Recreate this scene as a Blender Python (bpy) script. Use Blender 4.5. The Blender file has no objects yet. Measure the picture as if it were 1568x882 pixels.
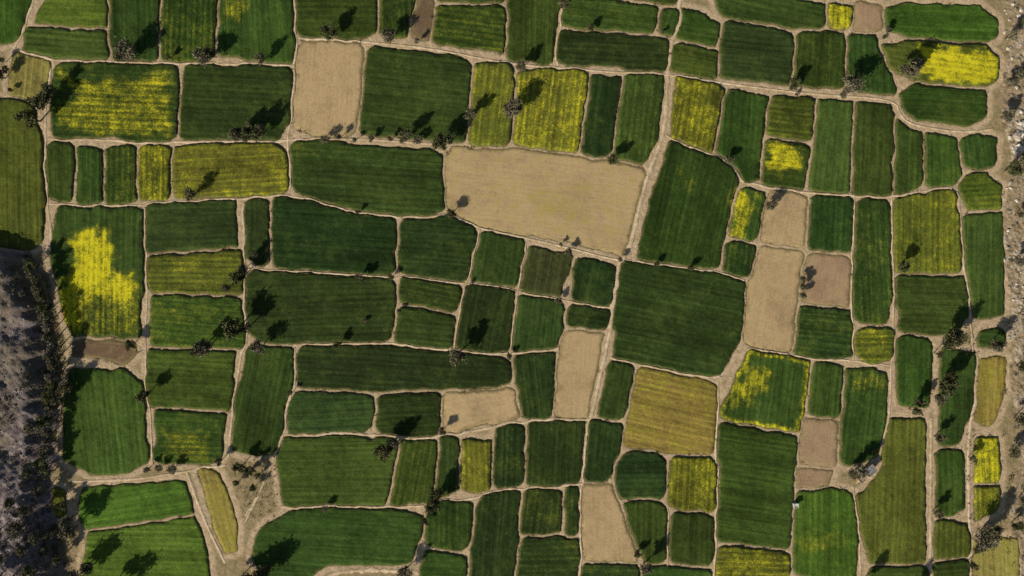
import bpy, math, random, time
import numpy as np
from mathutils import Vector, noise as mnoise
from mathutils.geometry import delaunay_2d_cdt
T0=time.time()
random.seed(7); rng=np.random.default_rng(7)
S=0.25; CX,CY=784.0,441.0      # survey-map units -> metres
def W(p):
    p=np.asarray(p,float); return np.stack([(p[...,0]-CX)*S,(CY-p[...,1])*S],-1)
scene=bpy.context.scene
col=scene.collection
# ------------------------------------------------------------------ palette (linear albedo)
PAL={'D':(0.0225,0.0445,0.0105),'M':(0.036,0.068,0.0125),'L':(0.052,0.102,0.014),'O':(0.074,0.092,0.015),
     'Y':(0.07,0.09,0.012),'P':(0.27,0.23,0.065),'B':(0.50,0.36,0.19),'K':(0.37,0.25,0.15),'N':(0.18,0.12,0.07)}
# fields: kind, outline, mustard density
F=[
('L',[-30,-15,58,-15,38,30,22,66,-30,78],0),('L',[78,-12,158,-12,160,5,166,12,163,42,52,36,60,12],.12),
('M',[42,42,162,50,166,90,100,90,36,78],0),('M',[170,-12,243,-12,243,92,172,92],0),
('M',[250,-12,332,-12,328,60,322,92,247,92],.18),('M',[338,-12,446,-12,450,96,400,92,335,86],0.05),
('M',[455,-12,575,-12,574,58,456,54],0),('M',[583,-12,640,-12,632,10,620,60,584,58],.16),
('N',[648,-12,660,-12,664,10,655,62,630,60,634,20],.0),('M',[670,8,772,12,774,82,664,68],.18),
('M',[665,-12,772,-12,774,4,670,1],0),('M',[780,-12,856,-12,852,30,842,98,776,90],.0),
('M',[866,-5,920,0,1008,8,1002,52,940,45,860,40],.08),('M',[900,-24,1040,-24,1042,3,1012,5,930,-6],0),
('D',[858,48,1025,62,1020,108,852,96],.06),('M',[1014,12,1040,12,1032,56,1008,52],.1),
('M',[1048,12,1080,22,1100,38,1096,70,1036,58],0),('M',[1032,66,1098,78,1096,120,1028,108],.08),
('M',[1090,-14,1180,-6,1262,5,1264,42,1190,40,1100,22],0),('D',[1110,34,1180,40,1214,56,1208,132,1102,120],0),
('M',[1222,50,1292,52,1288,136,1216,134],.08),('M',[1300,52,1340,54,1352,100,1370,125,1368,146,1300,140],0),
('Y',[1268,5,1305,8,1303,42,1268,44],.85),('K',[1312,0,1350,5,1352,45,1308,50],0),
('L',[1355,12,1380,4,1500,8,1528,30,1528,60,1440,62,1358,48],.05),
('O',[1352,66,1420,64,1510,72,1532,90,1528,125,1495,134,1400,122,1360,105],.05),
('M',[1380,140,1400,130,1508,140,1512,180,1480,196,1400,184,1380,165],.05),
('P',[20,80,78,92,72,158,10,140],.1),('O',[-30,145,50,160,62,200,70,300,66,370,40,385,-30,370],.0),
('M',[85,98,150,98,270,100,273,130,266,215,80,208,76,160],.1),('D',[284,100,445,104,444,180,430,212,278,212],.0),
('B',[458,65,556,68,552,140,545,207,500,208,450,200],0),('D',[566,70,700,85,720,95,716,217,660,215,548,207,556,130],0),
('O',[728,95,785,98,782,215,770,226,716,222],.40),('O',[796,108,898,110,900,130,885,235,785,220],.58),
('D',[908,112,950,118,936,230,925,243,888,234],0),('M',[958,114,1017,118,1008,215,985,250,940,244],.12),
('O',[1034,118,1110,135,1090,235,1025,208],.52),('M',[1114,136,1175,146,1162,275,1140,278,1125,250,1096,232],0),
('O',[1182,145,1248,150,1242,215,1172,208],.2),('M',[1170,212,1240,222,1230,292,1165,280],0),
('M',[1254,150,1305,155,1300,294,1240,290],.05),('M',[1312,155,1366,160,1364,298,1306,296],.05),
('M',[1374,180,1395,198,1412,203,1412,280,1395,292,1370,298],.05),('M',[1416,202,1460,208,1470,270,1462,282,1418,286],.1),
('M',[1472,210,1500,204,1526,212,1526,250,1500,260,1478,252],.0),('L',[1480,268,1510,266,1534,285,1534,318,1480,320,1470,290],.2),
('M',[75,215,112,222,112,308,78,307,70,265],0),('M',[122,222,156,228,156,312,118,312],.05),
('M',[164,225,208,224,208,310,162,312],.2),('O',[214,225,260,225,258,306,212,306],.6),
('O',[270,225,330,222,425,222,438,235,440,290,430,296,270,302,264,280],.45),
('D',[446,215,520,220,660,228,678,240,682,320,660,332,540,322,450,292],0.03),
('B',[690,228,790,228,940,248,990,262,980,300,955,392,850,368,720,342,684,318,680,260],0.12),
('M',[1024,215,1118,250,1128,280,1100,410,1050,408,975,395,990,320],0),
('M',[1130,288,1170,292,1160,367,1112,362],0),('D',[1112,370,1158,376,1150,425,1104,415],.12),
('B',[1180,292,1236,300,1232,378,1164,372],0),('B',[1162,376,1230,384,1225,440,1212,540,1138,525,1145,440],0),
('D',[1242,302,1306,305,1302,385,1238,382],.06),('K',[1236,390,1303,394,1298,468,1225,462],0),
('M',[1312,305,1360,308,1364,420,1360,495,1308,492,1308,400],.12),
('O',[1372,305,1460,290,1466,330,1470,418,1370,415],.38),('M',[1476,330,1536,326,1538,482,1492,492,1482,420],0),
('M',[1372,424,1476,424,1482,480,1465,515,1376,505],0),
('M',[88,318,218,320,216,518,108,515,95,480,85,430,75,390],0),('D',[225,314,362,308,364,378,300,384,225,386],.05),
('O',[228,392,300,388,370,382,372,450,228,448],.34),('M',[230,452,372,456,374,535,230,528],.2),
('D',[374,308,412,306,412,400,396,406,378,395],0),('D',[420,300,520,320,606,338,604,418,560,420,420,407,414,340],0),
('D',[614,336,700,334,732,348,712,430,610,420],.03),('D',[738,355,802,370,790,440,720,430,730,390],0),
('Q',[812,376,876,387,868,420,858,455,798,445],.0),('D',[886,392,942,405,936,468,872,460],0),
('D',[380,416,480,420,606,430,600,520,400,526,376,500],.03),('D',[614,424,706,440,698,478,612,462],.08),
('D',[612,468,696,484,690,532,604,524],.03),('D',[718,434,790,444,778,538,698,532],.05),
('D',[796,452,860,462,862,500,850,532,784,538],0),('D',[872,466,934,476,926,506,868,498],.05),
('B',[866,505,926,510,915,570,900,640,848,636,854,560],0),
('D',[955,402,1050,412,1142,432,1136,510,1105,578,940,547,942,470],0),
('D',[1222,470,1300,474,1304,548,1218,542],.1),('O',[1312,505,1366,503,1368,550,1330,556,1310,542],.46),
('M',[1374,515,1428,522,1425,625,1372,622],0),('M',[1440,530,1490,540,1488,620,1470,678,1436,680],0),
('M',[1496,505,1540,500,1540,533,1495,533],0),('P',[1502,545,1542,545,1538,600,1522,655,1494,650],.35),
('N',[110,520,205,522,212,540,195,556,108,545],0),
('M',[108,562,200,568,218,590,228,705,200,725,140,728,95,705,98,620],0.04),('M',[225,534,362,538,350,628,232,622,225,580],0.06),
('M',[236,628,348,632,340,708,240,710],.1),('M',[378,532,450,532,444,600,425,690,400,700,354,690,362,620],0),
('D',[458,530,560,530,760,548,780,552,780,588,760,594,600,598,456,592],.03),
('D',[446,602,520,602,572,606,568,658,440,664,438,640],0),('D',[580,604,676,600,672,665,578,662],.04),
('B',[680,600,760,598,785,594,796,640,700,660,680,662],0),('D',[788,545,852,540,850,600,845,640,800,638],.06),
('D',[932,550,970,560,955,642,914,636],0),('P',[980,562,1098,590,1090,692,1060,696,955,682,965,630],.3),
('M',[1145,536,1240,555,1226,662,1170,654,1102,638,1120,590],0),('M',[1246,555,1290,560,1286,638,1238,634],.05),
('M',[1298,562,1360,570,1356,650,1340,700,1300,715,1284,705],.08),('K',[1230,640,1284,647,1278,715,1222,708],0),
('K',[1218,715,1280,722,1265,745,1218,747],0),('M',[1102,650,1222,668,1215,750,1208,838,1098,827,1102,720],0),
('M',[430,672,520,668,606,675,604,700,590,772,432,772,424,710],.03),('M',[616,675,668,676,660,770,600,772],.1),
('D',[676,670,702,668,700,750,670,760],.0),('O',[708,670,752,674,750,754,708,752],.40),
('D',[760,655,802,652,800,742,756,746],.08),('D',[810,648,895,645,887,738,808,742],0),
('D',[904,645,952,650,950,680,928,738,895,738],0),('D',[955,695,1000,692,1018,705,1018,762,945,764,942,730],.04),
('O',[1028,698,1090,702,1100,720,1096,782,1024,776],.42),('M',[952,768,1010,768,1020,790,1018,858,992,862,975,830],.06),
('M',[1028,785,1092,790,1090,865,1025,860],.0),('B',[890,742,942,742,955,800,977,860,895,858],0),
('D',[866,745,886,745,884,820,864,816],.1),('D',[805,752,860,752,860,815,798,817],.1),
('D',[800,824,885,825,882,898,792,898],.1),('D',[740,755,795,752,790,820,785,898,720,898,727,800],0.0),
('M',[672,768,722,768,722,830,700,845,655,835,655,790],.1),('M',[650,842,715,852,710,898,640,898],.05),
('M',[440,785,500,778,645,785,645,820,628,865,500,866,470,890,400,890,385,850,392,812],.0),
('L',[125,745,285,735,298,785,132,810,118,790],0),('L',[132,818,300,792,318,840,324,898,125,898],0),
('P',[303,716,338,725,365,800,365,845,345,850,322,795],.3),
('O',[80,745,102,748,102,790,85,795],.3),
('L',[1218,752,1260,750,1302,750,1312,820,1312,898,1216,880],.05),('O',[1102,837,1208,848,1205,898,1095,898],.5),
('O',[1360,640,1418,640,1416,760,1418,862,1330,860,1312,760,1350,720],.1),
('M',[1432,692,1475,690,1478,780,1432,792],0),('Y',[1490,670,1528,668,1532,737,1492,740],.72),
('O',[1490,745,1532,745,1530,780,1492,800],.55),('O',[1430,797,1480,800,1487,850,1430,855],.1),
('P',[1492,825,1560,822,1562,898,1490,898],.3),('D',[892,864,976,866,980,898,888,898],.1),
('M',[986,870,1090,872,1087,898,986,898],.1),('M',[1330,868,1420,868,1420,900,1326,900],.05),('M',[1430,862,1485,858,1485,900,1430,900],0),
]
PAL['Q']=(0.047,0.056,0.017)
# mustard in flower: outline, density
PATCH=[
([345,-5,372,2,382,22,365,32,340,28],.65),([92,112,150,125,190,122,258,108,264,170,258,208,150,208,92,195,85,165,120,150],.62),
([1408,70,1515,74,1532,92,1525,130,1460,128,1408,118],1.0),([1085,135,1105,140,1098,165,1085,160],-.5),
([1175,215,1205,213,1230,232,1228,255,1205,265,1195,272,1172,262],.85),([1180,180,1245,185,1243,190,1180,185],.4),
([1120,290,1160,293,1150,340,1138,365,1114,360],.8),([128,350,165,352,178,385,172,425,200,420,214,450,210,515,125,515,95,485,88,450,98,425,118,400,105,372],.95),
([128,455,205,458,212,518,120,518],-.38),([800,295,840,285,880,300,900,330,870,340,820,330],.42),([740,270,960,270,965,380,860,360,760,330],.2),([235,465,360,485,360,500,235,500],.32),
([255,655,320,665,330,708,250,706],.48),([1145,560,1182,568,1170,600,1140,620,1118,628,1125,590],.72),
([1300,570,1358,572,1355,600,1300,595],.35),([1385,330,1440,300,1462,330,1462,380,1420,372,1385,350],.2),
([1225,820,1270,810,1300,815,1295,840,1250,845,1225,840],.38),([450,222,478,226,484,240,456,236],.35),
([985,600,1040,570,1095,592,1088,640,1040,600],.35),([290,230,380,235,400,262,300,275],.15),
([0,340,20,360,30,380,-20,370],.4),([735,190,780,190,775,222,720,220],.2),([725,100,780,100,780,150,728,150],.2),
([590,85,612,85,612,110,590,112],.12),([1040,255,1062,290,1055,292,1035,262],.35),([210,520,216,535,214,550,205,548],.4),
([1095,850,1200,860,1200,898,1095,898],.2),([1030,110,1080,125,1078,155,1028,150],.25),([620,625,660,625,660,640,620,640],.1)]
for i,f in enumerate(F):
    if f[1][:2]==[1145,536]: RINGI=i
MUST=[i for i,f in enumerate(F) if f[2]>=.38 or f[1][:2] in ([85,98],[88,318],[1352,66],[1170,212],[1130,288])]
# generic neighbouring fields outside the surveyed block
for (ya,yb) in ((-135,-32),(-245,-145),(908,1010),(1020,1130)):
    x=-260 if ya<0 else 130
    while x<1560:
        w=random.uniform(70,170); sk=random.uniform(-12,12)
        F.append((random.choice('DMMLODB'),[x+sk,ya+random.uniform(-5,5),x+w-7+sk,ya+random.uniform(-5,5),x+w-7,yb,x,yb],random.choice([0,0,.1,.3,.5])))
        x+=w
for (ya,yb) in ((-25,60),(68,180),(188,360)):
    for xa in (-260,-150): F.append((random.choice('DMLO'),[xa,ya,xa+100,ya+3,xa+103,yb,xa+3,yb-3],random.choice([0,.2])))
# ------------------------------------------------------------------ geometry helpers
def sdist(P,poly):
    A=poly; B=np.roll(poly,-1,0); D=B-A
    L=(D**2).sum(1)+1e-9
    AP=P[:,None,:]-A[None]
    t=np.clip((AP*D[None]).sum(2)/L,0,1)
    Q=A[None]+t[...,None]*D[None]
    d2=((P[:,None,:]-Q)**2).sum(2)
    k=d2.argmin(1); d=np.sqrt(d2[np.arange(len(P)),k])
    y=P[:,1][:,None]; x=P[:,0][:,None]
    c=((A[None,:,1]>y)!=(B[None,:,1]>y))&(x<(D[None,:,0])*(y-A[None,:,1])/np.where(D[None,:,1]==0,1e-9,D[None,:,1])+A[None,:,0])
    ins=(c.sum(1)%2)==1
    return np.where(ins,-d,d),Q[np.arange(len(P)),k]
def roundpoly(p,r=7):
    out=[]; n=len(p)
    for i in range(n):
        a,b,c=p[i-1],p[i],p[(i+1)%n]
        la=np.linalg.norm(a-b); lc=np.linalg.norm(c-b)
        q=b+(a-b)/la*min(r,la*.3); s=b+(c-b)/lc*min(r,lc*.3)
        out+= [q,(q+s)*.2+b*.6,s]
    return np.array(out)
def densify(p,st):
    out=[]
    for i in range(len(p)):
        a,b=p[i],p[(i+1)%len(p)]; n=max(1,int(np.linalg.norm(b-a)/st))
        for k in range(n): out.append(a+(b-a)*k/n)
    return np.array(out)
raw=[np.array(f[1],float).reshape(-1,2) for f in F]
P=[densify(roundpoly(p,random.choice([2.5,4,4,5.5,8])),5.0) for p in raw]
bb=[(p.min(0),p.max(0)) for p in P]
for it in range(4):
    NP=[]
    for i,p in enumerate(P):
        q=p.copy(); best=np.full(len(p),99.); dirn=np.zeros_like(p)
        for j,o in enumerate(P):
            if i==j or (bb[i][0]>bb[j][1]+14).any() or (bb[j][0]>bb[i][1]+14).any(): continue
            d,Q=sdist(p,o); v=(p-Q); v/= (np.linalg.norm(v,axis=1)[:,None]+1e-6); v[d<0]*=-1
            m=d<best; best[m]=d[m]; dirn[m]=v[m]
        tgt=3.9
        mv=np.where(best<tgt,(tgt-best)*.5,np.where(best<12,(tgt-best)*.33,0))
        q+=dirn*mv[:,None]
        q=q*.8+(np.roll(q,1,0)+np.roll(q,-1,0))*.1
        NP.append(q)
    P=NP; bb=[(p.min(0),p.max(0)) for p in P]
def wob(p,amp,sc,seed):
    return np.array([[mnoise.noise(Vector((x*sc,y*sc,seed))),mnoise.noise(Vector((x*sc,y*sc,seed+9)))] for x,y in p])*amp
OUT=[]
for i,p in enumerate(P):
    q=densify(p,2.6); q=q+wob(q,3.0,.05,3.1)+wob(q,1.6,.3,i*1.7)
    OUT.append(q)
# ------------------------------------------------------------------ node helpers
def newmat(name):
    m=bpy.data.materials.new(name); m.use_nodes=True; nt=m.node_tree
    b=nt.nodes['Principled BSDF']; b.inputs['Roughness'].default_value=.95; b.inputs['Specular IOR Level'].default_value=.08
    return m,nt,b
class NB:
    def __init__(s,nt): s.nt=nt
    def n(s,t,**k):
        x=s.nt.nodes.new(t)
        for a,b in k.items(): setattr(x,a,b)
        return x
    def link(s,a,b): s.nt.links.new(a,b)
    def put(s,sock,v):
        if isinstance(v,bpy.types.NodeSocket): s.link(v,sock)
        else: sock.default_value=v
    def math(s,op,a,b=0.0,c=None,clamp=False):
        x=s.n('ShaderNodeMath',operation=op,use_clamp=clamp); s.put(x.inputs[0],a); s.put(x.inputs[1],b)
        if c is not None: s.put(x.inputs[2],c)
        return x.outputs[0]
    def attr(s,name): return s.n('ShaderNodeAttribute',attribute_name=name)
    def noise(s,vec,scale,detail=4,rough=.6,dist=0.):
        x=s.n('ShaderNodeTexNoise'); s.put(x.inputs['Vector'],vec); x.inputs['Scale'].default_value=scale
        x.inputs['Detail'].default_value=detail; x.inputs['Roughness'].default_value=rough; x.inputs['Distortion'].default_value=dist
        return x.outputs['Fac']
    def vscale(s,vec,sc):
        x=s.n('ShaderNodeVectorMath',operation='MULTIPLY'); s.put(x.inputs[0],vec); x.inputs[1].default_value=sc; return x.outputs[0]
    def mix(s,f,a,b,mode='MIX'):
        x=s.n('ShaderNodeMix',data_type='RGBA',blend_type=mode); x.clamp_factor=True
        s.put(x.inputs[0],f); s.put(x.inputs[6],a); s.put(x.inputs[7],b); return x.outputs[2]
    def ramp(s,v,a,b,lo=0.,hi=1.,smooth=True):
        x=s.n('ShaderNodeMapRange'); x.interpolation_type='SMOOTHSTEP' if smooth else 'LINEAR'
        s.put(x.inputs[0],v); x.inputs[1].default_value=a; x.inputs[2].default_value=b; x.inputs[3].default_value=lo; x.inputs[4].default_value=hi
        return x.outputs[0]
    def cen(s,v,k): return s.math('MULTIPLY',s.math('SUBTRACT',v,.5),k)
    def add(s,*a):
        r=a[0]
        for x in a[1:]: r=s.math('ADD',r,x)
        return r
    def mul(s,*a):
        r=a[0]
        for x in a[1:]: r=s.math('MULTIPLY',r,x)
        return r
    def bump(s,h,strength,dist,bsdf):
        x=s.n('ShaderNodeBump'); s.put(x.inputs['Height'],h); x.inputs['Strength'].default_value=strength; x.inputs['Distance'].default_value=dist
        s.link(x.outputs[0],bsdf.inputs['Normal'])
    def grey(s,v):
        c=s.n('ShaderNodeCombineXYZ'); [s.link(v,c.inputs[i]) for i in range(3)]; return c.outputs[0]
def C(r,g,b): return (r,g,b,1.)
# crop material
crop,nt,b=newmat('crop_foliage'); N=NB(nt)
pos=N.n('ShaderNodeNewGeometry').outputs['Position']; ruv=N.attr('rowuv').outputs['Vector']
st=N.noise(N.vscale(ruv,(1.0,.03,1)),1.0,2,.7); st2=N.noise(N.vscale(ruv,(.22,.012,1)),1.0,1,.6)
bl=N.noise(pos,.05,4,.62); fi=N.noise(pos,1.5,2,.8); md=N.noise(pos,.3,3,.7)
sep=N.n('ShaderNodeSeparateXYZ'); N.link(ruv,sep.inputs[0])
rows=N.math('SINE',N.add(N.mul(sep.outputs[0],2.9),N.mul(bl,5.)))
rowm=N.add(1.0,N.mul(rows,N.ramp(st2,.3,.7,.03,.13)))
m=N.mul(N.ramp(st,.3,.7,.74,1.30,False),N.ramp(bl,.3,.7,.72,1.34,False),N.ramp(fi,.25,.75,.58,1.45,False),N.ramp(md,.3,.7,.80,1.22,False),N.ramp(st2,.3,.7,.80,1.25,False),rowm)
base=N.attr('basecol').outputs['Color']
g=N.mix(1.,base,N.grey(m),'MULTIPLY')
g=N.mix(N.ramp(N.add(N.mul(bl,.6),N.mul(md,.4)),.5,.70,0,.5),g,C(.072,.090,.018))
g=N.mix(N.ramp(N.add(N.mul(fi,.6),N.mul(md,.4)),.60,.70,0,.5),g,C(.12,.125,.04))
ya=N.attr('ymask').outputs['Fac']
jj=N.add(N.cen(fi,.95),N.cen(st,.6),N.cen(md,1.0),N.cen(bl,1.),N.mul(rows,.08))
yv=N.add(ya,N.mul(jj,N.ramp(ya,0,.15,0,1)))
yf=N.ramp(yv,.05,.98,0,.95)
yc=N.mix(N.ramp(N.add(yv,N.cen(fi,.4)),.45,1.2),C(.185,.19,.018),C(.60,.54,.018))
yc=N.mix(1.,yc,N.grey(N.ramp(m,.5,1.6,.85,1.12,False)),'MULTIPLY')
g2=N.mix(yf,g,yc)
ed=N.attr('edge').outputs['Fac']
ef=N.ramp(N.add(ed,N.cen(md,2.4)),.0,.8,.75,0)
g3=N.mix(ef,g2,N.mix(fi,C(.04,.05,.015),C(.20,.165,.07)))
N.link(g3,b.inputs['Base Color'])
N.bump(N.add(N.mul(fi,.8),N.mul(st,.8),N.mul(rows,.12)),.55,.35,b)
# soil material
soil,nt,b=newmat('bare_soil'); N=NB(nt)
pos=N.n('ShaderNodeNewGeometry').outputs['Position']; ruv=N.attr('rowuv').outputs['Vector']
st=N.noise(N.vscale(ruv,(1.1,.05,1)),1.,2,.6); bl=N.noise(pos,.045,4,.65); fi=N.noise(pos,1.2,3,.8); md=N.noise(pos,.25,4,.7)
m=N.mul(N.ramp(st,.3,.7,.92,1.08,False),N.ramp(bl,.3,.7,.76,1.18,False),N.ramp(fi,.25,.75,.75,1.22,False),N.ramp(md,.3,.7,.85,1.13,False))
g=N.mix(1.,N.attr('basecol').outputs['Color'],N.grey(m),'MULTIPLY')
g=N.mix(N.ramp(N.add(N.mul(bl,.6),N.mul(md,.4)),.48,.64,0,.45),g,N.mix(fi,C(.26,.20,.085),C(.40,.31,.14)))
g=N.mix(N.ramp(N.add(N.mul(fi,.6),N.mul(md,.4)),.58,.68,0,.5),g,C(.18,.14,.06))
ya=N.attr('ymask').outputs['Fac']
yv=N.add(ya,N.mul(N.add(N.cen(fi,1.6),N.cen(md,2.0)),N.ramp(ya,0,.15,0,1)))
g=N.mix(N.ramp(yv,.0,.9,0,.85),g,N.mix(fi,C(.20,.19,.035),C(.46,.38,.07)))
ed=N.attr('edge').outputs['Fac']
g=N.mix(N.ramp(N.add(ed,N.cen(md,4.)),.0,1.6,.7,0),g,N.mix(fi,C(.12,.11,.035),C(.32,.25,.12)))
N.link(g,b.inputs['Base Color']); N.bump(N.add(fi,N.mul(st,.5)),.4,.25,b)
# ground material
gm,nt,b=newmat('ground_soil'); N=NB(nt)
pos=N.n('ShaderNodeNewGeometry').outputs['Position']
zs=N.n('ShaderNodeSeparateColor'); N.link(N.attr('zone').outputs['Color'],zs.inputs[0]); gd=N.attr('gap').outputs['Fac']
bl=N.noise(pos,.05,4,.6); md=N.noise(pos,.4,4,.7); fi=N.noise(pos,1.8,3,.8)
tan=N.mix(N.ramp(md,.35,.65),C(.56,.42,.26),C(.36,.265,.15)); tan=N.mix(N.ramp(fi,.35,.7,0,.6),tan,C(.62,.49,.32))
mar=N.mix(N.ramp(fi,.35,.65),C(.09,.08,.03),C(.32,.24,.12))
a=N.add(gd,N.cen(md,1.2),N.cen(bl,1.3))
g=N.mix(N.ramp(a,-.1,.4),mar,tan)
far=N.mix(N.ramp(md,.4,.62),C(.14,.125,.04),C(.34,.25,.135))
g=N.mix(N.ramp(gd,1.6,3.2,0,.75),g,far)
rl=N.mix(N.ramp(md,.38,.62),C(.15,.12,.115),C(.31,.26,.25)); rl=N.mix(N.ramp(bl,.46,.58,0,.7),rl,C(.15,.125,.085)); rl=N.mix(N.ramp(fi,.5,.66,0,.75),rl,C(.07,.062,.055))
rr=N.mix(N.ramp(md,.4,.6),C(.30,.225,.13),C(.56,.47,.35)); rr=N.mix(N.ramp(fi,.5,.62,0,.7),rr,C(.17,.125,.07)); rr=N.mix(N.ramp(bl,.46,.56,0,.6),rr,C(.30,.22,.12))
g=N.mix(zs.outputs[0],g,rl)
g=N.mix(N.ramp(N.add(zs.outputs[1],N.cen(bl,1.5)),.3,.7),g,rr)
N.link(g,b.inputs['Base Color']); N.bump(N.add(fi,md),.7,.5,b)
# path material
pm,nt,b=newmat('dirt_track'); N=NB(nt)
pos=N.n('ShaderNodeNewGeometry').outputs['Position']
bl=N.noise(pos,.06,3,.6); md=N.noise(pos,.35,4,.7); fi=N.noise(pos,2.,3,.8); ed=N.attr('edge').outputs['Fac']
g=N.mix(N.ramp(N.add(N.mul(md,.6),N.mul(bl,.4)),.38,.6),C(.68,.54,.37),C(.46,.345,.205)); g=N.mix(N.ramp(fi,.5,.7,0,.55),g,C(.28,.215,.11))
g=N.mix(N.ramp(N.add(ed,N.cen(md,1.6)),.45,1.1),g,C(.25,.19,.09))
N.link(g,b.inputs['Base Color']); N.bump(fi,.4,.2,b)
def vcmat(name,sc=3.):
    m,nt,b=newmat(name); N=NB(nt); f=N.noise(N.n('ShaderNodeNewGeometry').outputs['Position'],sc,1,.6)
    N.link(N.mix(N.ramp(f,.3,.7,0,.35),N.attr('basecol').outputs['Color'],C(.05,.05,.025)),b.inputs['Base Color']); return m
leafm=vcmat('tree_foliage'); shrubm=vcmat('shrub_foliage'); stonem=vcmat('weathered_stone',1.5)
def plain(name,c,c2,sc):
    m,nt,b=newmat(name); N=NB(nt); f=N.noise(N.n('ShaderNodeNewGeometry').outputs['Position'],sc,5,.7)
    N.link(N.mix(N.ramp(f,.35,.65),C(*c),C(*c2)),b.inputs['Base Color']); N.bump(f,.3,.05,b); return m
bark=plain('bark',(.16,.12,.08),(.08,.06,.04),4); roofm=plain('concrete_roof',(.26,.26,.28),(.14,.135,.14),1.5)
wallm=plain('mud_brick_wall',(.36,.28,.19),(.25,.19,.13),2); doorm=plain('painted_door',(.05,.12,.16),(.03,.07,.1),3)
whitem=plain('whitewash',(.60,.58,.54),(.42,.40,.37),2); glassm=plain('dark_window',(.02,.025,.03),(.04,.04,.045),2)
# ------------------------------------------------------------------ mesh helpers
def mkmesh(name,V,Fc,mats,smooth=False):
    me=bpy.data.meshes.new(name)
    V=np.asarray(V,np.float32); Fc=np.asarray(Fc,np.int32); k=Fc.shape[1]
    me.vertices.add(len(V)); me.vertices.foreach_set('co',V.ravel())
    me.loops.add(Fc.size); me.loops.foreach_set('vertex_index',Fc.ravel())
    me.polygons.add(len(Fc)); me.polygons.foreach_set('loop_start',np.arange(0,Fc.size,k,dtype=np.int32))
    me.polygons.foreach_set('use_smooth',np.full(len(Fc),smooth,bool))
    for m in (mats if isinstance(mats,(list,tuple)) else [mats]): me.materials.append(m)
    me.update(calc_edges=True); return me
def setf(me,n,a): me.attributes.new(n,'FLOAT','POINT').data.foreach_set('value',np.asarray(a,np.float32))
def setv(me,n,a): me.attributes.new(n,'FLOAT_VECTOR','POINT').data.foreach_set('vector',np.asarray(a,np.float32).ravel())
def setc(me,n,a):
    a=np.asarray(a,np.float32); a=np.concatenate([a,np.ones((len(a),1),np.float32)],1)
    me.attributes.new(n,'FLOAT_COLOR','POINT').data.foreach_set('color',a.ravel())
def obj(name,me,parent=None,loc=None):
    o=bpy.data.objects.new(name,me); col.objects.link(o)
    if parent: o.parent=parent
    if loc is not None: o.location=loc
    return o
# ------------------------------------------------------------------ fields
patches=[(np.array(p,float).reshape(-1,2),v) for p,v in PATCH]
for i,(kind,_,dens) in enumerate(F):
    q=OUT[i]; n=len(q)
    far=(bb[i][1][1]<-20 or bb[i][0][1]>900 or bb[i][1][0]<-40)
    t=np.roll(q,-1,0)-np.roll(q,1,0); t/=np.linalg.norm(t,axis=1)[:,None]+1e-9
    area=.5*np.sum(q[:,0]*np.roll(q[:,1],-1)-np.roll(q[:,0],-1)*q[:,1]); sg=1 if area>0 else -1
    inn=np.stack([-t[:,1],t[:,0]],1)*sg
    ring=q+inn*1.4; ring=ring[sdist(ring,q)[0]<-1.0]
    sp=8. if far else 4.
    lo,hi=q.min(0),q.max(0)
    gx,gy=np.meshgrid(np.arange(lo[0],hi[0],sp),np.arange(lo[1],hi[1],sp))
    G=np.stack([gx.ravel(),gy.ravel()],1); G+=rng.uniform(-sp*.25,sp*.25,G.shape); G=G[sdist(G,q)[0]<-3.0]
    allp=np.concatenate([q,ring,G])
    res=delaunay_2d_cdt([Vector(p) for p in allp],[],[list(range(n))],1,1e-4)
    vp=np.array([v[:] for v in res[0]]); tris=np.array([f for f in res[2] if len(f)==3])
    if (tris.size==0): continue
    d=-sdist(vp,q)[0]
    bare=kind in 'BKN'
    h=.06 if bare else {'D':.45,'M':.5,'L':.4,'O':.6,'Y':.7,'P':.2,'Q':.3}[kind]
    nz=rng.uniform(-1,1,len(vp))*(.03 if bare else .13)
    z=np.where(d<.3,-.18,h*np.clip(d/1.4,0,1)+nz)
    w=W(vp)
    a=vp[tris]; sa=((a[:,1,0]-a[:,0,0])*(a[:,2,1]-a[:,0,1])-(a[:,2,0]-a[:,0,0])*(a[:,1,1]-a[:,0,1]))
    tris=np.where((sa>0)[:,None],tris[:,::-1],tris)
    name='fallow_field' if bare else ('mustard_field' if i in MUST else 'green_crop_field')
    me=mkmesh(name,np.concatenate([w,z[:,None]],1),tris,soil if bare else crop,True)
    e=np.roll(raw[i],-1,0)-raw[i]; k=(e**2).sum(1).argmax(); ang=math.atan2(-e[k,1],e[k,0])+random.uniform(-.03,.03)
    off=random.uniform(0,500)
    u=-w[:,0]*math.sin(ang)+w[:,1]*math.cos(ang); v=w[:,0]*math.cos(ang)+w[:,1]*math.sin(ang)
    setv(me,'rowuv',np.stack([u+off,v+off*.3,np.zeros(len(u))],1))
    y=np.full(len(vp),dens)
    for pp,val in patches:
        if (pp.min(0)>hi+5).any() or (pp.max(0)<lo-5).any(): continue
        dd=sdist(vp,pp)[0]+wob(vp,14,.07,21.)[:,0]; s=np.clip(.5-dd/(24 if bare else 14),0,1)
        y=np.maximum(y,val*s) if val>0 else y+val*s
    if i==RINGI: y=np.maximum(y,np.clip(1.5-np.abs(d-3.5)/3.5,0,1)*.8)
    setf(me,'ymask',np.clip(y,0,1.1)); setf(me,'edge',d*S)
    br=random.uniform(.74,1.3) if not bare else random.uniform(.92,1.04)
    c=np.array(PAL[kind])*br; c=c*(np.array([random.uniform(.9,1.25),1,random.uniform(.88,1.08)]) if not bare else 1)
    setc(me,'basecol',np.tile(c,(len(vp),1)))
    obj(name,me)
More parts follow.
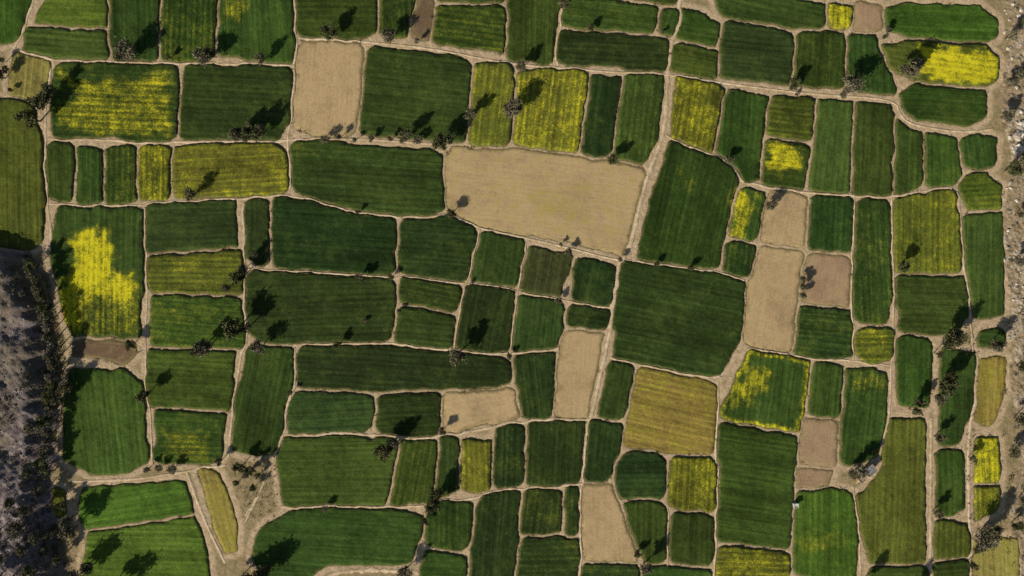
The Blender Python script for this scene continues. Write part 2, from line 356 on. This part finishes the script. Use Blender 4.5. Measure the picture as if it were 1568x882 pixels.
# ------------------------------------------------------------------ ground sheet
def axis(lo,hi,st,far): 
    f=[]; s=st; x=lo
    while x>lo-far: s*=1.35; x-=s; f.append(x)
    g=[]; s=st; x=hi
    while x<hi+far: s*=1.35; x+=s; g.append(x)
    return np.array(f[::-1]+list(np.arange(lo,hi+.1,st))+g)
xs=axis(-30,1598,2.2,16000); ys=axis(-24,906,2.2,16000)
gx,gy=np.meshgrid(xs,ys); GP=np.stack([gx.ravel(),gy.ravel()],1); nx,ny=len(xs),len(ys)
gap=np.full(len(GP),12.)
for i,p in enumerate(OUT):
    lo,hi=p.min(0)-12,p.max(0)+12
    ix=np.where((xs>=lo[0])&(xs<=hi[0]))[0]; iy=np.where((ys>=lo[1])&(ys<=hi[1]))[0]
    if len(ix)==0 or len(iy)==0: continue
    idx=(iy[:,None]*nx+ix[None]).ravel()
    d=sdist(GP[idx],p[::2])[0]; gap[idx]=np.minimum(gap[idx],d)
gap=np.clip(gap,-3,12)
by=[340,372,386,400,450,500,560,640,700,760,882,1000,1300]; bx=[-400,-60,40,62,76,88,94,90,88,84,108,112,60]
s=np.interp(GP[:,1],by,bx,left=-1e4,right=60)-GP[:,0]
s=s+4*np.sin(GP[:,1]*.11)+3*np.sin(GP[:,1]*.27+1)
sm=lambda t: np.clip(t,0,1)**2*(3-2*np.clip(t,0,1))
def fbm(p,sc,o=4):
    tot=np.zeros(len(p)); r=np.random.default_rng(5)
    for k in range(o):
        for j in range(5):
            a=r.uniform(0,6.28); f=sc*2**k*r.uniform(.7,1.3)
            tot+=np.sin((p[:,0]*math.cos(a)+p[:,1]*math.sin(a))*f+r.uniform(0,6.28))/(5*1.7**k)
    return tot
nz=fbm(GP,.04,5)
hillf=sm(s/44.)
jit=rng.uniform(-1,1,len(GP))
z=hillf*(6.0+2.6*nz)+hillf*jit*.22
right=sm((GP[:,0]-(1535+8*np.sin(GP[:,1]*.03)+np.where(GP[:,1]>520,14,0)))/10.)
right*=(1-sm((GP[:,0]-2400)/1000))
z+=right*(jit*.2+.5*np.abs(nz))
z+=np.where((gap>0)&(hillf<=0),.10+.07*jit,0)*np.clip(gap/2,0,1)-.06
z=np.where(gap<0,-.12,z)
w=W(GP)
ii=np.arange(nx*ny).reshape(ny,nx)
q=np.stack([ii[:-1,:-1].ravel(),ii[1:,:-1].ravel(),ii[1:,1:].ravel(),ii[:-1,1:].ravel()],1)
me=mkmesh('ground',np.concatenate([w,z[:,None]],1),q,gm,True)
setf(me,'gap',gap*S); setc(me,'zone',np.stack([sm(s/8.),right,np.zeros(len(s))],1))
obj('ground',me)
def gz(x,y):
    return float(z[ (np.abs(ys-y).argmin())*nx + np.abs(xs-x).argmin() ])
# ------------------------------------------------------------------ dirt tracks
PA=[([1045,-20,1030,60,1022,120,1018,205,990,270,965,380,948,400,940,480,925,550,905,640],7),([905,640,893,740,888,900],3.6),
([456,58,560,64,660,74,780,98,850,103,940,111,1025,114,1110,128,1250,145,1370,152,1380,180,1400,192,1470,203,1520,198],3.8),
([75,212,270,218,440,215,545,212,680,222],4.2),([448,-15,452,60,448,140,440,215,443,290],4),
([70,312,220,316,370,305,440,296,540,327,680,334,720,345,870,379,945,399,1050,411,1140,430],3.4),
([376,412,480,417,610,425,712,434,790,445,870,461,936,471],2.6),([450,528,600,524,700,534,780,543,855,532],3.4),
([450,530,445,600,428,670,405,740,375,800],4.2),([440,666,580,666,680,668,800,646,905,641],4.8),([935,547,1100,583,1140,530,1220,545,1305,552,1365,560],3),
([1365,300,1368,420,1368,500,1364,560,1362,650,1345,710,1310,740],3.6),([1365,300,1465,286,1473,350,1478,420,1486,490,1490,540],4),
([1020,207,1090,237,1130,272,1170,286,1240,296,1365,301],3.6),([1100,585,1098,645,1095,700,1100,760,1094,895],3),([1308,300,1303,395,1304,470,1306,552],3),
([430,775,600,775,655,775,725,763,800,748,892,741],3.8),([286,722,310,790,345,862],5),([110,737,200,735,286,722,345,712],4.5),
([373,310,376,410,374,500,372,530,357,620,350,700],3.8),([1426,640,1425,760,1424,895],6),([1490,540,1488,620,1482,690,1484,800,1488,890],6),
([488,895,510,877,560,872,640,876],8),([735,350,714,434,696,532],2.6),([1022,780,1022,868],3),([222,318,226,390,226,450,222,530,230,620,234,712],2.8),([70,95,70,212,72,312,84,390],4),
([22,75,95,95,280,97,450,100],3.8),([50,-20,38,35,22,75],4),([855,100,862,10],3),([805,372,793,445,781,540],2.6),
([1306,745,1316,820,1318,895],3),([1312,725,1345,715,1360,660],4.5),([370,800,400,750,420,700],3)]
for pl,wd in PA:
    p=np.array(pl,float).reshape(-1,2)
    for _ in range(2):
        o=[p[0]]
        for a,b2 in zip(p[:-1],p[1:]): o+=[a*.78+b2*.22,a*.22+b2*.78]
        p=np.array(o+[p[-1]])
    d=[]
    for a,b2 in zip(p[:-1],p[1:]):
        n=max(1,int(np.linalg.norm(b2-a)/3))
        for k in range(n): d.append(a+(b2-a)*k/n)
    d.append(p[-1]); p=np.array(d)
    for it in range(2):
        near=[]
        for o in OUT:
            if (o.min(0)>p.max(0)+10).any() or (o.max(0)<p.min(0)-10).any(): continue
            dd,Q=sdist(p,o[::2]); near.append((dd,Q))
        mv=np.zeros_like(p)
        for dd,Q in near:
            v=(p-Q); v/=np.linalg.norm(v,axis=1)[:,None]+1e-6; v[dd<0]*=-1
            push=np.clip(wd*.5+.2-dd,0,6)*(dd<wd); mv+=v*push[:,None]*.6
        mv=(mv+np.roll(mv,1,0)+np.roll(mv,-1,0))/3; mv[0]=mv[-1]=0
        p=p+mv
    t=np.gradient(p,axis=0); t/=np.linalg.norm(t,axis=1)[:,None]+1e-9; nn=np.stack([-t[:,1],t[:,0]],1)
    wv=wd*.5*(1+.6*np.array([mnoise.noise(Vector((x*.12,y*.12,5))) for x,y in p]))
    Ls=[]
    for k,fr in enumerate((-1,-.5,0,.5,1)):
        e=wv*(1+rng.uniform(-.25,.25,len(p))*(abs(fr)==1)); Ls.append(p+nn*(e*fr)[:,None])
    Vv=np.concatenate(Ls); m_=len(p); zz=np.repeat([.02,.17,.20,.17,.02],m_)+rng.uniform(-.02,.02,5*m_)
    fc=[]
    for k in range(4):
        a=np.arange(m_-1)+k*m_; fc.append(np.stack([a,a+1,a+1+m_,a+m_],1)[:,::-1])
    fc=np.concatenate(fc); ww=W(Vv)
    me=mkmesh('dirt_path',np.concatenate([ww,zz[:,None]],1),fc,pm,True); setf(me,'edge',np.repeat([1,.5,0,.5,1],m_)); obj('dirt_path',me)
# ------------------------------------------------------------------ foliage card generator
def cards(cent,size,colr,r):
    n=len(cent); a=r.normal(size=(n,3)); a/=np.linalg.norm(a,axis=1)[:,None]; b_=r.normal(size=(n,3)); b_-=a*(a*b_).sum(1)[:,None]; b_/=np.linalg.norm(b_,axis=1)[:,None]
    s=size[:,None]*.5; asp=r.uniform(.5,1,(n,1))
    V=np.stack([cent-a*s-b_*s*asp,cent+a*s-b_*s*asp*.4,cent+a*s*.8+b_*s*asp,cent-a*s*.6+b_*s*asp*.8],1).reshape(-1,3)
    return V,np.arange(4*n).reshape(n,4),np.repeat(colr,4,0)
def tube(p0,p1,r0,r1,off,k=6):
    p0=np.array(p0,float); p1=np.array(p1,float); d=p1-p0; d/=np.linalg.norm(d); u=np.cross(d,[.3,.9,.1]); u/=np.linalg.norm(u); v=np.cross(d,u)
    an=np.arange(k)*2*math.pi/k; c=np.cos(an)[:,None]*u+np.sin(an)[:,None]*v
    V=np.concatenate([p0+c*r0,p1+c*r1]); f=[[off+i,off+(i+1)%k,off+k+(i+1)%k,off+k+i] for i in range(k)]; return V,f
def tree_mesh(seed,h,cr,tone,nleaf):
    r=np.random.default_rng(seed); Vs=[];Fs=[];off=0
    top=np.array([r.uniform(-.4,.4),r.uniform(-.4,.4),h*.36])
    def add(a,b_,ra,rb):
        nonlocal off
        V,f=tube(a,b_,ra,rb,off); Vs.append(V); Fs.extend(f); off+=len(V)
    add([0,0,-.6],top*.5,.30,.22); add(top*.5,top,.22,.17)
    cl=[]
    for k in range(12):
        an=k*2.4+r.uniform(-.5,.5); rr=cr*math.sqrt(r.uniform(.03,1))*.8
        e=np.array([math.cos(an)*rr,math.sin(an)*rr,h*r.uniform(.5,.9)*(1-.2*rr/cr)]); cl.append(e)
        mid=(top+e)/2+np.array([0,0,.3])+r.uniform(-.3,.3,3); add(top,mid,.12,.07); add(mid,e,.07,.03)
        for _ in range(3): add(mid if _==0 else e,e+r.normal(size=3)*[.9,.9,.6],.035,.012)
    nb=off; cents=[];cs=[]
    for e in cl:
        m=int(nleaf/12*r.uniform(.5,1.4)); q=r.normal(size=(m,3))*np.array([.62,.62,.5])*cr*.32*r.uniform(.7,1.25)+e; cents.append(q)
        sh=r.uniform(.6,1.4); cs.append(np.array(tone)[None]*sh*r.uniform(.55,1.4,(m,1)))
    ce=np.concatenate(cents); V,f,cc=cards(ce,r.uniform(.25,.6,len(ce)),np.concatenate(cs),r)
    allV=np.concatenate(Vs+[V]); allF=np.concatenate([np.array(Fs),f+nb])
    me=mkmesh('deciduous_tree',allV,allF,[bark,leafm],False)
    me.polygons.foreach_set('material_index',np.concatenate([np.zeros(len(Fs),np.int32),np.ones(len(f),np.int32)]))
    setc(me,'basecol',np.concatenate([np.full((nb,3),.1),cc])); return me
TM=[tree_mesh(11,8.6,2.6,(.17,.155,.09),1500),tree_mesh(12,9,2.9,(.12,.12,.05),1800),tree_mesh(13,8.6,2.3,(.21,.19,.13),1100),
    tree_mesh(14,9.4,2.7,(.09,.10,.04),1900),tree_mesh(15,8.6,2.0,(.15,.145,.075),1100),tree_mesh(16,9,2.5,(.14,.13,.075),1500),tree_mesh(17,8.6,3.0,(.19,.17,.11),1500)]
TR=[(205,86,1.3),(196,92,.9),(262,90,.6),(318,92,1.2),(326,88,.9),(403,94,.95),(508,56,1.05),(598,62,1.),(640,66,.5),(862,14,1.),(903,46,.6),(798,106,.9),(786,172,1.2),(796,166,.8),(722,180,1.),
(622,212,1.1),(674,222,1.3),(690,218,1.),(370,212,1.2),(392,208,1.2),(404,205,1.),(382,214,.8),(62,186,1.4),(78,158,1.3),(88,142,1.2),(300,300,.95),(1380,116,1.4),(1390,104,1.2),(1292,136,1.3),(1210,134,.8),
(935,247,.9),(1112,246,.6),(1176,316,.7),(1374,410,.9),(1182,310,.4),(310,534,1.2),(322,530,1.1),(350,442,.7),(372,426,1.1),(368,500,1.5),(384,498,1.),(402,530,1.),(392,390,.6),
(700,542,1.25),(692,328,.7),(592,688,1.3),(604,676,1.),(678,658,.7),(664,768,1.1),(672,752,1.),(622,870,1.05),(652,795,.6),(985,862,1.2),(974,845,.6),(206,526,.8),(228,602,.9),
(1444,520,1.5),(1456,514,1.1),(1512,528,1.1),(1438,590,1.2),(1446,575,1.),(1392,626,1.1),(1398,615,1.),(1494,820,1.5),(1506,806,1.3),(1428,782,.9),(1430,668,.9),(1308,714,1.1),(1300,722,.8),(1336,690,.5),
(1322,886,1.),(1400,892,.8),(102,610,1.2),(112,592,1.),(118,806,1.3),(112,790,1.1),(392,884,1.5),(410,868,1.3),(380,892,1.2),(366,886,1.),(128,876,1.3),(146,862,1.1),(188,898,1.3),(180,888,1.),
(520,527,.6),(552,424,.6),(550,326,.5),(558,428,.7),(715,440,.5),(1225,440,.6),(1226,428,.5),(1226,452,.5),(780,545,.5),(1350,60,.6),(1355,48,.5),(1538,60,.9),(1540,130,.8),(1532,180,.9),(1552,120,1.),(1560,40,.8),
(1538,262,1.3),(1552,250,1.1),(1552,330,.7),(1548,400,.9),(1560,480,1.1),(1556,560,1.2),(1552,640,1.2),(1545,690,.9),(1560,760,1.),(1548,800,.8),(1480,860,.9),(1482,700,.8),(1430,540,.8),(1432,610,.8),
(340,704,.6),(372,712,.8),(388,716,.7),(398,726,.5),(380,726,.6),(365,738,.5),(390,745,.6),(410,705,.5),(60,160,.8),(8,120,.8),(10,95,.6),(14,110,.5),(20,140,.4),(230,716,.6),(248,714,.5),(268,716,.6),
(60,405,1.),(66,425,1.1),(72,440,1.),(78,455,1.),(82,470,.9),(84,486,1.1),(88,500,1.),(90,515,1.),(94,530,1.),(92,545,1.1),(96,560,1.),(90,575,1.1),(92,590,.9),(86,608,1.1),(86,625,1.),(80,642,1.),(84,660,1.),(82,675,.9),(80,690,.9),(78,705,1.),(84,720,1.),(74,745,.9),(60,770,1.),(48,800,1.1),(56,830,.9),(70,860,1.),(30,840,.9),(20,870,1.1),(104,770,.8),(90,805,.8),(98,850,.9),(84,835,1.),(75,812,1.),(40,870,1.),(64,650,.8),(50,450,.6),(60,720,.9),(40,760,.8),(20,800,.8),
(858,375,.4),(870,386,.5),(948,398,.5),(1005,404,.5),(1056,410,.5),(500,215,.65),(520,212,.6),(570,214,.55),(600,215,.55),(545,216,.45),(640,216,.6),(1288,148,.5),(500,776,.5),(1218,146,.3),(855,460,.5),(448,600,.5),(612,476,.4),(1012,52,.4),(600,425,.5),(376,412,.7),(560,490,.3)]
for k,(x,y,sc) in enumerate(TR):
    me=random.choice(TM) if sc<1.25 else TM[random.choice([0,1,3,5,6])]; o=obj('deciduous_tree',me); w_=W((x,y)); o.location=(w_[0],w_[1],gz(x,y))
    sc*=.94; o.scale=(sc*random.uniform(.85,1.1),sc*random.uniform(.85,1.1),sc*random.uniform(.95,1.15)); o.rotation_euler=(random.uniform(-.06,.06),random.uniform(-.06,.06),random.uniform(0,6.28))
# ------------------------------------------------------------------ shrubs & tufts
def shrubmass(name,pts,rad,tones,nl):
    cen=[];cs=[];sz=[]
    for (x,y),r_ in zip(pts,rad):
        m=max(5,int(nl*r_*r_)); w_=W((x,y)); q=rng.normal(size=(m,3))*[r_*.45,r_*.45,r_*.34]; q[:,2]=np.abs(q[:,2])+.1
        q+=[w_[0],w_[1],gz(x,y)]; cen.append(q); t=np.array(tones[rng.integers(len(tones))])*rng.uniform(.7,1.3)
        cs.append(t[None]*rng.uniform(.6,1.3,(m,1))); sz.append(rng.uniform(.2,.45,m)*(.6+.4*r_))
    V,f,cc=cards(np.concatenate(cen),np.concatenate(sz),np.concatenate(cs),rng)
    me=mkmesh(name,V,f,shrubm); setc(me,'basecol',cc); obj(name,me)
pts=[];rad=[]
inner=[i for i in range(len(F)) if not(bb[i][1][1]<-20 or bb[i][0][1]>900 or bb[i][1][0]<-40)]
for i in inner:
    for p in OUT[i]:
        if random.random()<.17:
            if mnoise.noise(Vector((p[0]*.02,p[1]*.02,4)))+random.uniform(-.4,.4)>-.03:
                pts.append(p+rng.normal(size=2)*1.1); rad.append(random.choice([.25,.3,.4,.4,.5,.6,.9]))
shrubmass('hedgerow_shrubs',pts,rad,[(.12,.10,.045),(.18,.14,.07),(.075,.08,.03),(.22,.17,.095)],22)
pts=[];rad=[]
while len(pts)<1500:
    x=random.uniform(-120,112); y=random.uniform(372,960); ss=np.interp(y,by,bx)-x
    pr=1. if -4<ss<46 else (.2 if y<680 else .6)
    if ss>-4 and random.random()<pr and mnoise.noise(Vector((x*.03,y*.03,1)))+random.uniform(-.2,.4)>0: pts.append((x,y)); rad.append(random.choice([.4,.5,.7,.9,1.3,1.7]))
shrubmass('hillside_scrub',pts,rad,[(.05,.052,.028),(.08,.07,.038),(.10,.085,.055)],14)
pts=[];rad=[]
while len(pts)<520:
    pts.append((random.uniform(1532,1680),random.uniform(-100,980))); rad.append(random.choice([.4,.5,.7,1.,1.3]))
while len(pts)<760:
    pts.append((random.gauss(1486,12),random.uniform(500,900))); rad.append(random.choice([.3,.5,.8]))
while len(pts)<900:
    x=random.uniform(350,425); y=random.uniform(700,800)
    if (x-350)>(y-700)*.2: pts.append((x,y)); rad.append(random.choice([.3,.5,.8]))
shrubmass('streamside_scrub',pts,rad,[(.11,.09,.045),(.14,.11,.06),(.07,.075,.03)],16)
# stones
t=(1+5**.5)/2
iv=np.array([(-1,t,0),(1,t,0),(-1,-t,0),(1,-t,0),(0,-1,t),(0,1,t),(0,-1,-t),(0,1,-t),(t,0,-1),(t,0,1),(-t,0,-1),(-t,0,1)],float)/1.9
ifc=np.array([(0,11,5),(0,5,1),(0,1,7),(0,7,10),(0,10,11),(1,5,9),(5,11,4),(11,10,2),(10,7,6),(7,1,8),(3,9,4),(3,4,2),(3,2,6),(3,6,8),(3,8,9),(4,9,5),(2,4,11),(6,2,10),(8,6,7),(9,8,1)])
def stones(name,pts,rad,c):
    Vs=[];Fs=[];Cs=[]
    for k,((x,y),r_) in enumerate(zip(pts,rad)):
        w_=W((x,y)); v=iv*(r_*rng.uniform(.65,1.25,(12,1)))*[1,rng.uniform(.6,1),.6]; a=rng.uniform(0,6.28)
        v=np.stack([v[:,0]*math.cos(a)-v[:,1]*math.sin(a),v[:,0]*math.sin(a)+v[:,1]*math.cos(a),v[:,2]],1)+[w_[0],w_[1],gz(x,y)+r_*.15]
        Vs.append(v);Fs.append(ifc+12*k);Cs.append(np.tile(np.array(c)*rng.uniform(.6,1.25),(12,1)))
    me=mkmesh(name,np.concatenate(Vs),np.concatenate(Fs),stonem); setc(me,'basecol',np.concatenate(Cs)); obj(name,me)
pts=[(random.uniform(1536,1640),random.uniform(-60,520)) for _ in range(480)]
rad=[random.choice([.15,.2,.3,.4,.6,.9]) for _ in pts]
pts+=[(random.gauss(1560,3),random.uniform(190,235)) for _ in range(22)]; rad+=[random.uniform(1.,1.9) for _ in range(22)]
stones('streambed_boulders',pts,rad,(.62,.55,.46))
pts=[(random.uniform(-60,75),random.uniform(395,930)) for _ in range(400)]
stones('hillside_rocks',pts,[random.choice([.2,.3,.4,.6]) for _ in pts],(.26,.22,.21))
# ------------------------------------------------------------------ buildings
def box(name,lo,hi,mat,parent):
    x0,y0,z0=lo;x1,y1,z1=hi
    V=[(x0,y0,z0),(x1,y0,z0),(x1,y1,z0),(x0,y1,z0),(x0,y0,z1),(x1,y0,z1),(x1,y1,z1),(x0,y1,z1)]
    me=mkmesh(name,V,[(0,3,2,1),(4,5,6,7),(0,1,5,4),(1,2,6,5),(2,3,7,6),(3,0,4,7)],mat); o=obj(name,me,parent)
    bm=o.modifiers.new('bevel','BEVEL'); bm.width=.03; return o
def house(name,x,y,rot,sx,sy,h,wm,rm):
    e=bpy.data.objects.new(name,None); col.objects.link(e); w_=W((x,y)); e.location=(w_[0],w_[1],0); e.rotation_euler=(0,0,rot)
    box('walls',(-sx/2,-sy/2,-.2),(sx/2,sy/2,h),wm,e); box('roof',(-sx/2-.2,-sy/2-.2,h+.003),(sx/2+.2,sy/2+.2,h+.18),rm,e)
    for nme,lo,hi in (('parapet_1',(-sx/2-.2,-sy/2-.2,h+.183),(sx/2+.2,-sy/2,h+.45)),('parapet_2',(-sx/2-.2,sy/2,h+.183),(sx/2+.2,sy/2+.2,h+.45)),
        ('parapet_3',(-sx/2-.2,-sy/2+.003,h+.183),(-sx/2,sy/2-.003,h+.45)),('parapet_4',(sx/2,-sy/2+.003,h+.183),(sx/2+.2,sy/2-.003,h+.45))): box(nme,lo,hi,wm,e)
    box('door',(-.4,-sy/2-.04,0),(.4,-sy/2-.003,min(2,h-.3)),doorm,e)
    if sx>3: box('window_1',(1.1,-sy/2-.03,1),(1.8,-sy/2-.003,1.8),glassm,e); box('window_2',(-1.8,-sy/2-.03,1),(-1.1,-sy/2-.003,1.8),glassm,e)
    return e
house('farmhouse',1328,718,.7,3.9,2.8,2.6,wallm,roofm)
house('storage_shed',1316,732,.7,1.9,1.6,2.1,wallm,wallm)
house('pump_house',1216,772,0.1,1.4,1.3,2.0,whitem,whitem)
# ------------------------------------------------------------------ light, sky, camera
el=math.radians(30); hd=Vector((.68,.73,0)).normalized()
d=Vector((hd.x*math.cos(el),hd.y*math.cos(el),-math.sin(el)))
sl=bpy.data.lights.new('sun','SUN'); sl.energy=5.0; sl.angle=math.radians(.5); sl.color=(1,.91,.77)
so=bpy.data.objects.new('sun',sl); col.objects.link(so); so.rotation_euler=d.to_track_quat('-Z','Y').to_euler(); so.location=(0,0,200)
wd=bpy.data.worlds.new('World'); scene.world=wd; wd.use_nodes=True; nt=wd.node_tree
sk=nt.nodes.new('ShaderNodeTexSky'); sk.sky_type='NISHITA'; sk.sun_disc=False; sk.sun_elevation=el; sk.sun_rotation=math.atan2(-hd.x,-hd.y)%(2*math.pi)
nt.links.new(sk.outputs[0],nt.nodes['Background'].inputs[0]); nt.nodes['Background'].inputs[1].default_value=.062
cam=bpy.data.cameras.new('camera'); co=bpy.data.objects.new('camera',cam); col.objects.link(co); H=300.
co.location=(0,0,H); cam.sensor_width=36; cam.lens=36*H/(1568*S); cam.clip_end=20000; cam.clip_start=1
scene.camera=co
scene.view_settings.view_transform='Standard'; scene.view_settings.look='None'; scene.view_settings.exposure=0
print('done',time.time()-T0)
